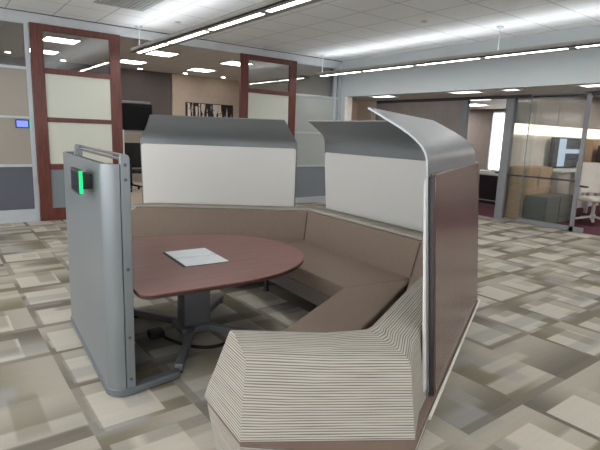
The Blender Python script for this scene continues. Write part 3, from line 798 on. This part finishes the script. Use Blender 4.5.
# ---- screens: curved pewter sheet, white board inside, laminate panel outside
HP = [(.022, .262), (.068, .80), (.110, 1.30), (.113, 1.345), (.118, 1.372), (.128, 1.396), (.145, 1.421), (.167, 1.443), (.203, 1.471), (.25, 1.500), (.29, 1.522), (.345, 1.552), (.40, 1.581)]
TK = .008
def taper(z, amt):
    return amt * max(0.0, (z - 1.36) / .22) ** 1.0
def sheet(stations, amts, prof_, mat, name, parent, tk=TK, bev=0.0):
    """stations: (point, inward, along-outward unit for the ends); amts: how far the two ends pull in at the top"""
    mb = MB(); rows = []
    for si, (p, m, al) in enumerate(stations):
        rr = []
        pr = []
        for k, (d, z) in enumerate(prof_):
            a = Vector((prof_[max(k - 1, 0)][0], prof_[max(k - 1, 0)][1])); b = Vector((prof_[min(k + 1, len(prof_) - 1)][0], prof_[min(k + 1, len(prof_) - 1)][1]))
            t_ = (b - a).normalized(); nrm = Vector((t_.y, -t_.x))     # towards the inside
            pr.append(((d, z), (d + nrm.x * tk, z + nrm.y * tk)))
        loop = [x[0] for x in pr] + [x[1] for x in reversed(pr)]
        for d, z in loop:
            q = p + m * d
            if al is not None: q = q - al * taper(z, amts[0 if si == 0 else 1])
            rr.append((q.x, q.y, z))
        rows.append(rr)
    n = len(rows[0]); F = []
    for i in range(len(rows) - 1):
        for k in range(n): F.append((i * n + k, (i + 1) * n + k, (i + 1) * n + (k + 1) % n, i * n + (k + 1) % n))
    h = n // 2
    for i in (0, len(rows) - 1):
        for k in range(h - 1): F.append((i * n + k, i * n + k + 1, i * n + n - 2 - k, i * n + n - 1 - k))
    mb.add([p for r in rows for p in r], F)
    return mb.build(name, M[mat], parent, bevel=bev, angle=45)
ML = mirror(I); DL = mirror(D); E2L = mirror(E2)
left_st = [(E2L + DL * .345, ML, -DL), (E2L + DL * 1.93, ML, DL)]
mit = miter(I, Vector((-1, 0)))
right_st = [(E2 + D * 1.655, I, D), (E2, mit, None), (Vector((0, .905)), Vector((-1, 0)), Vector((0, 1)))]
sL = sheet(left_st, (.15, .17), HP, 'hood', 'privacy_screen', booth)
sR = sheet(right_st, (.0, .10), HP, 'hood', 'privacy_screen', booth)
def d_at(z):
    for (d0, z0), (d1, z1) in zip(HP, HP[1:]):
        if z0 <= z <= z1: return d0 + (d1 - d0) * (z - z0) / (z1 - z0)
def board(p0, a, s0, s1, n, z0, z1, t0, t1, mat, name, parent, rad=.035, round_=(1, 1), bev=.004, shift=0.0):
    """leaning rounded board: p0 + a*s along, offset t0..t1 from the sheet along n"""
    pts = []
    def corner(cs, cz, a0, r):
        if r <= 0: return [(cs, cz)]
        return [(cs + r * math.cos(a0 + i * PI / 10), cz + r * math.sin(a0 + i * PI / 10)) for i in range(6)]
    r = rad
    lo, hi = min(s0, s1), max(s0, s1)
    pts = [(lo, z0), (hi, z0)] + (corner(hi - r, z1 - r, 0, r)) + (corner(lo + r, z1 - r, PI / 2, r))
    lay = []
    for t_ in (t0, t1):
        for s_, z in pts:
            q = p0 + a * (s_ - shift * (z - .25)) + n * (d_at(max(z, .263)) + t_)
            lay.append((q.x, q.y, z))
    k = len(pts)
    F = [tuple(range(k - 1, -1, -1)), tuple(range(k, 2 * k))] + [(i, (i + 1) % k, k + (i + 1) % k, k + i) for i in range(k)]
    return MB().add(lay, F).build(name, M[mat], parent, bevel=bev, seg=1)
board(E2L, DL, .355, 1.92, ML, .62, 1.30, TK, TK + .012, 'board', 'marker_board', sL, .03)
board(Vector((0, 0)), Vector((0, 1)), -.94, .895, Vector((-1, 0)), .62, 1.275, TK, TK + .012, 'board', 'marker_board', sR, .03)
board(E2, D, .10, 1.70, I, .30, 1.275, TK, TK + .012, 'board', 'marker_board', sR, .03, shift=.05)
board(E2, D, .015, 1.60, I, .262, 1.295, -.024, -.0, 'panel_wood', 'laminate_panel', sR, .02, bev=.003)
board(E2, D, 1.601, 1.628, I, .262, 1.285, -.022, -.0, 'panel_edge', 'panel_edge', sR, .006, bev=.002)
board(E2L, DL, .36, 1.86, ML, .262, 1.295, -.024, -.0, 'panel_wood', 'laminate_panel', sL, .02, bev=.003)
board(Vector((0, 0)), Vector((0, 1)), -.95, .88, Vector((-1, 0)), .262, 1.295, -.024, 0, 'panel_wood', 'laminate_panel', sR, .02, bev=.003)

# ================================================================== TABLE
table = empty('booth_table', W(-1.86, -.04), TH, True)
tag(table, 'reddish brown D shaped table on a grey pedestal inside the booth', 'table')
TO = Vector((-1.86, -.04)); HZ = .59
def tl(u, v): return (u - TO.x, v - TO.y)
hw = .705; pts = []
for i in range(49):
    a = -PI / 2 + PI * i / 48
    c, s = math.cos(a), math.sin(a)
    e = 2 / 2.15
    pts.append((-1.95 + .835 * (abs(c) ** e), -.025 + hw * math.copysign(abs(s) ** e, s)))
r = .07
for (cu, cv, a0) in ((-2.462 + r, -.025 + hw - r, PI / 2), (-2.462 + r, -.025 - hw + r, PI)):
    for i in range(9):
        a = a0 + (PI / 2) * i / 8; pts.append((cu + r * math.cos(a), cv + r * math.sin(a)))
poly = [tl(*p) for p in pts]
MB().prism(poly, HZ - .006, HZ).build('tabletop', M['table'], table, bevel=.002, seg=1)
MB().prism([(x * .998, y * .998) for x, y in poly], HZ - .027, HZ - .006).build('edge_band', M['table_edge'], table, bevel=.004, seg=1)
pu = MB().box(*tl(-2.075, 0)[:1], tl(-1.755, 0)[0], tl(0, -.295)[1], tl(0, .125)[1], HZ - .001, HZ + .002)
pu = pu.build('power_unit', M['slot'], table)
cu0, cu1 = tl(-2.062, 0)[0], tl(-1.757, 0)[0]; c0, c1 = tl(0, -.293)[1], tl(0, .123)[1]; cm = (c0 + c1) / 2
for a, b in ((c0, cm - .006), (cm + .006, c1)):
    MB().box(cu0 + .004, cu1, a, b, HZ + .002, HZ + .007).build('lid', M['lid'], pu, bevel=.002, seg=1)
# pedestal and four feet
cx, cy = tl(-1.88, .03)
MB().box(cx - .10, cx + .10, cy - .075, cy + .075, .075, HZ - .03).build('column', M['pedestal'], table, bevel=.012)
MB().box(cx - .13, cx + .13, cy - .11, cy + .11, .03, .075).build('hub', M['pedestal'], table, bevel=.01)
MB().box(cx - .3, cx + .3, cy - .25, cy + .25, HZ - .042, HZ - .028).build('mounting_plate', M['pedestal'], table)
for u, v in ((-2.20, -.54), (-1.44, .52), (-2.19, .53), (-1.44, -.50)):
    e = Vector(tl(u, v)); c = Vector((cx, cy)); d = (e - c).normalized()
    f = MB().bar((c.x + d.x * .08, c.y + d.y * .08, .056), (e.x, e.y, .042), .05, .05).build('foot', M['pedestal'], table, bevel=.006)
    MB().lathe((e.x - d.x * .03, e.y - d.y * .03, 0), [(.02, 0), (.022, .006), (.015, .018)], 12).build('glide', M['rubber'], f)

# ================================================================== TOTEM beside the table
totem = empty('media_panel', W(-2.55, 0), TH, True)
tag(totem, 'tall silver grey media panel standing at the open end of the booth', 'panel')
PO = Vector((-2.55, 0))
def pl(u, v): return (u - PO.x, v - PO.y)
# skin: flat outside, curved round at both ends
sk = []
uo, rr, ve, vf = -2.615, .082, .645, .675
inner = []
def skin_line(off):
    L_ = []
    u0 = uo + off; r0 = rr - off
    for i in range(9):
        a = PI * 1.5 - (PI / 2) * i / 8       # from the near end round to the flat
        L_.append((uo + rr + r0 * math.cos(a), -ve + rr + r0 * math.sin(a)))
    for i in range(9):
        a = PI - (PI / 2) * i / 8
        L_.append((uo + rr + r0 * math.cos(a), vf - rr + r0 * math.sin(a)))
    return L_
A_, B_ = skin_line(0.0), skin_line(.012)
MB().prism([pl(*p) for p in A_ + B_[::-1]], .045, 1.268).build('skin', M['totem'], totem, angle=30)
# inner face and end posts, joined over the top by two bars
MB().box(*[pl(-2.535, 0)[0], pl(-2.523, 0)[0]], -ve + .03, vf - .03, .045, 1.25).build('inner_panel', M['totem_dark'], totem)
for s in (-1, 1):
    pz = []
    x0, x1 = pl(-2.5285, 0)[0], pl(-2.480, 0)[0]; rc = .026
    poly = [(x0, .045), (x1, .045)]
    for i in range(7):
        a = PI / 2 * i / 6; poly.append((x1 - rc + rc * math.cos(a), 1.32 - rc + rc * math.sin(a)))
    poly.append((x0 + .008, 1.32)); poly.append((x0, 1.31))
    vs_ = ve if s < 0 else vf
    y0, y1 = s * vs_, s * (vs_ - .035)
    v = [(x, y0, z) for x, z in poly] + [(x, y1, z) for x, z in poly]; k = len(poly)
    f = [tuple(range(k)), tuple(range(2 * k - 1, k - 1, -1))] + [(i, (i + 1) % k, k + (i + 1) % k, k + i) for i in range(k)]
    p = MB().add(v, f).build('end_post', M['totem'], totem, bevel=.003, seg=1)
    xm = (x0 + x1) / 2
    for z in (1.265, 1.19, .72, .34, .10):
        MB().tube([(xm, s * (vs_ - .002), z), (xm, s * (vs_ + .004), z)], .009, 12).build('screw', M['screw'], p)
for du in (-.014, .014):
    c = pl(-2.502, 0)[0] + du
    MB().tube([(c, -ve + .03, 1.300 + du * .5), (c, vf - .03, 1.300 + du * .5)], .008, 10).build('top_bar', M['chrome'], totem)
# plinth with long feet at both ends
A_, B_ = skin_line(-.006), None
q = [pl(*p) for p in A_] + [pl(-2.48, vf + .006), pl(-2.48, -ve - .006)]
MB().prism(q, .008, .05).build('plinth', M['totem_dark'], totem, bevel=.004, seg=1)
for s in (-1, 1):
    e_ = ve if s < 0 else vf
    MB().prism([pl(-2.50, s * (e_ + .006)), pl(-2.215, s * (e_ - .045)), pl(-2.20, s * (e_ - .075)), pl(-2.215, s * (e_ - .10)), pl(-2.50, s * (e_ - .06))][::s], .008, .05).build('foot', M['totem_dark'], totem, bevel=.006)
for u, v in ((-2.58, -.5), (-2.58, .5), (-2.26, -.56), (-2.26, .56)):
    x, y = pl(u, v); MB().lathe((x, y, 0), [(.02, 0), (.02, .012)], 12).build('glide', M['rubber'], totem)

# room scheduler fixed to the outside of the panel
sch = empty('room_scheduler', W(-2.66, -.34, 1.12), TH, True)
so = Vector((-2.66, -.34, 1.12))
def sl_(u, v, z): return (u - so.x, v - so.y, z - so.z)
def SB(u0, u1, v0, v1, z0, z1):
    a = sl_(u0, v0, z0); b = sl_(u1, v1, z1); return MB().box(a[0], b[0], a[1], b[1], a[2], b[2])
SB(-2.692, -2.670, -.44, -.21, 1.095, 1.225).build('bezel', M['black'], sch, bevel=.004)
SB(-2.694, -2.692, -.425, -.225, 1.11, 1.21).build('display', M['tv_off'], sch, smooth=False)
SB(-2.688, -2.672, -.447, -.44, 1.10, 1.22).build('light_bar', M['led_green'], sch, smooth=False)
SB(-2.670, -2.615, -.405, -.27, 1.12, 1.20).build('mount', M['black'], sch, bevel=.004)
tag(sch, 'small room scheduler with a green light bar fixed to the silver media panel', 'display')

# power cable and adapter lying under the table
t = empty('power_cable', W(-1.95, -.1, .0), TH, True)
def pc(u, v, z): return (u + 1.95, v + .1, z)
cp = [(-1.72, -.22, .012), (-1.80, -.30, .012), (-1.92, -.29, .012), (-2.02, -.20, .012), (-2.10, -.07, .02), (-2.13, .03, .03)]
dense = []
for i in range(len(cp) - 1):
    for k in range(6):
        f_ = k / 6; a, b = Vector(cp[i]), Vector(cp[i + 1])
        p0 = Vector(cp[max(i - 1, 0)]); p3 = Vector(cp[min(i + 2, len(cp) - 1)])
        dense.append(.5 * ((2 * a) + (b - p0) * f_ + (2 * p0 - 5 * a + 4 * b - p3) * f_ ** 2 + (3 * a - p0 - 3 * b + p3) * f_ ** 3))
MB().tube([pc(*p) for p in dense], .011, 10).build('cord', M['rubber'], t)
a = Vector(pc(-2.15, .06, 0)); MB().box(a.x - .05, a.x + .05, a.y - .045, a.y + .045, 0, .055).build('adapter', M['rubber'], t, bevel=.01)
tag(t, 'black power cable with adapter on the carpet beneath the table', 'cable')

# ================================================================== LIGHT, SKY, CAMERA
wd = bpy.data.worlds.new('sky'); S.world = wd; wd.use_nodes = True
nt = wd.node_tree; bg = nt.nodes['Background']; bg.inputs[0].default_value = (.97, .98, 1.0, 1); bg.inputs[1].default_value = 2.9

cam = bpy.data.cameras.new('camera'); co = bpy.data.objects.new('camera', cam); COL.objects.link(co)
f_, p_, r_, y_ = 486.98, 0.184407, 0.0369656, 0.650381
ff = Vector((math.cos(p_) * math.sin(y_), math.cos(p_) * math.cos(y_), -math.sin(p_)))
r0 = Vector((math.cos(y_), -math.sin(y_), 0)); u0 = r0.cross(ff)
R_ = math.cos(r_) * r0 + math.sin(r_) * u0; U_ = -math.sin(r_) * r0 + math.cos(r_) * u0
mw = Matrix(((R_.x, U_.x, -ff.x, 0), (R_.y, U_.y, -ff.y, 0), (R_.z, U_.z, -ff.z, 1.45), (0, 0, 0, 1)))
co.matrix_world = mw
cam.sensor_width = 36; cam.lens = f_ / 600 * 36; cam.clip_start = .05
S.camera = co
S.view_settings.view_transform = 'Standard'; S.view_settings.look = 'None'
S.view_settings.gamma = 1; S.view_settings.use_curve_mapping = False
S.view_settings.exposure = 1.0
for o in bpy.data.objects:                      # working notes are not part of the scene
    for kx in ('_org', '_local'):
        if kx in o: del o[kx]
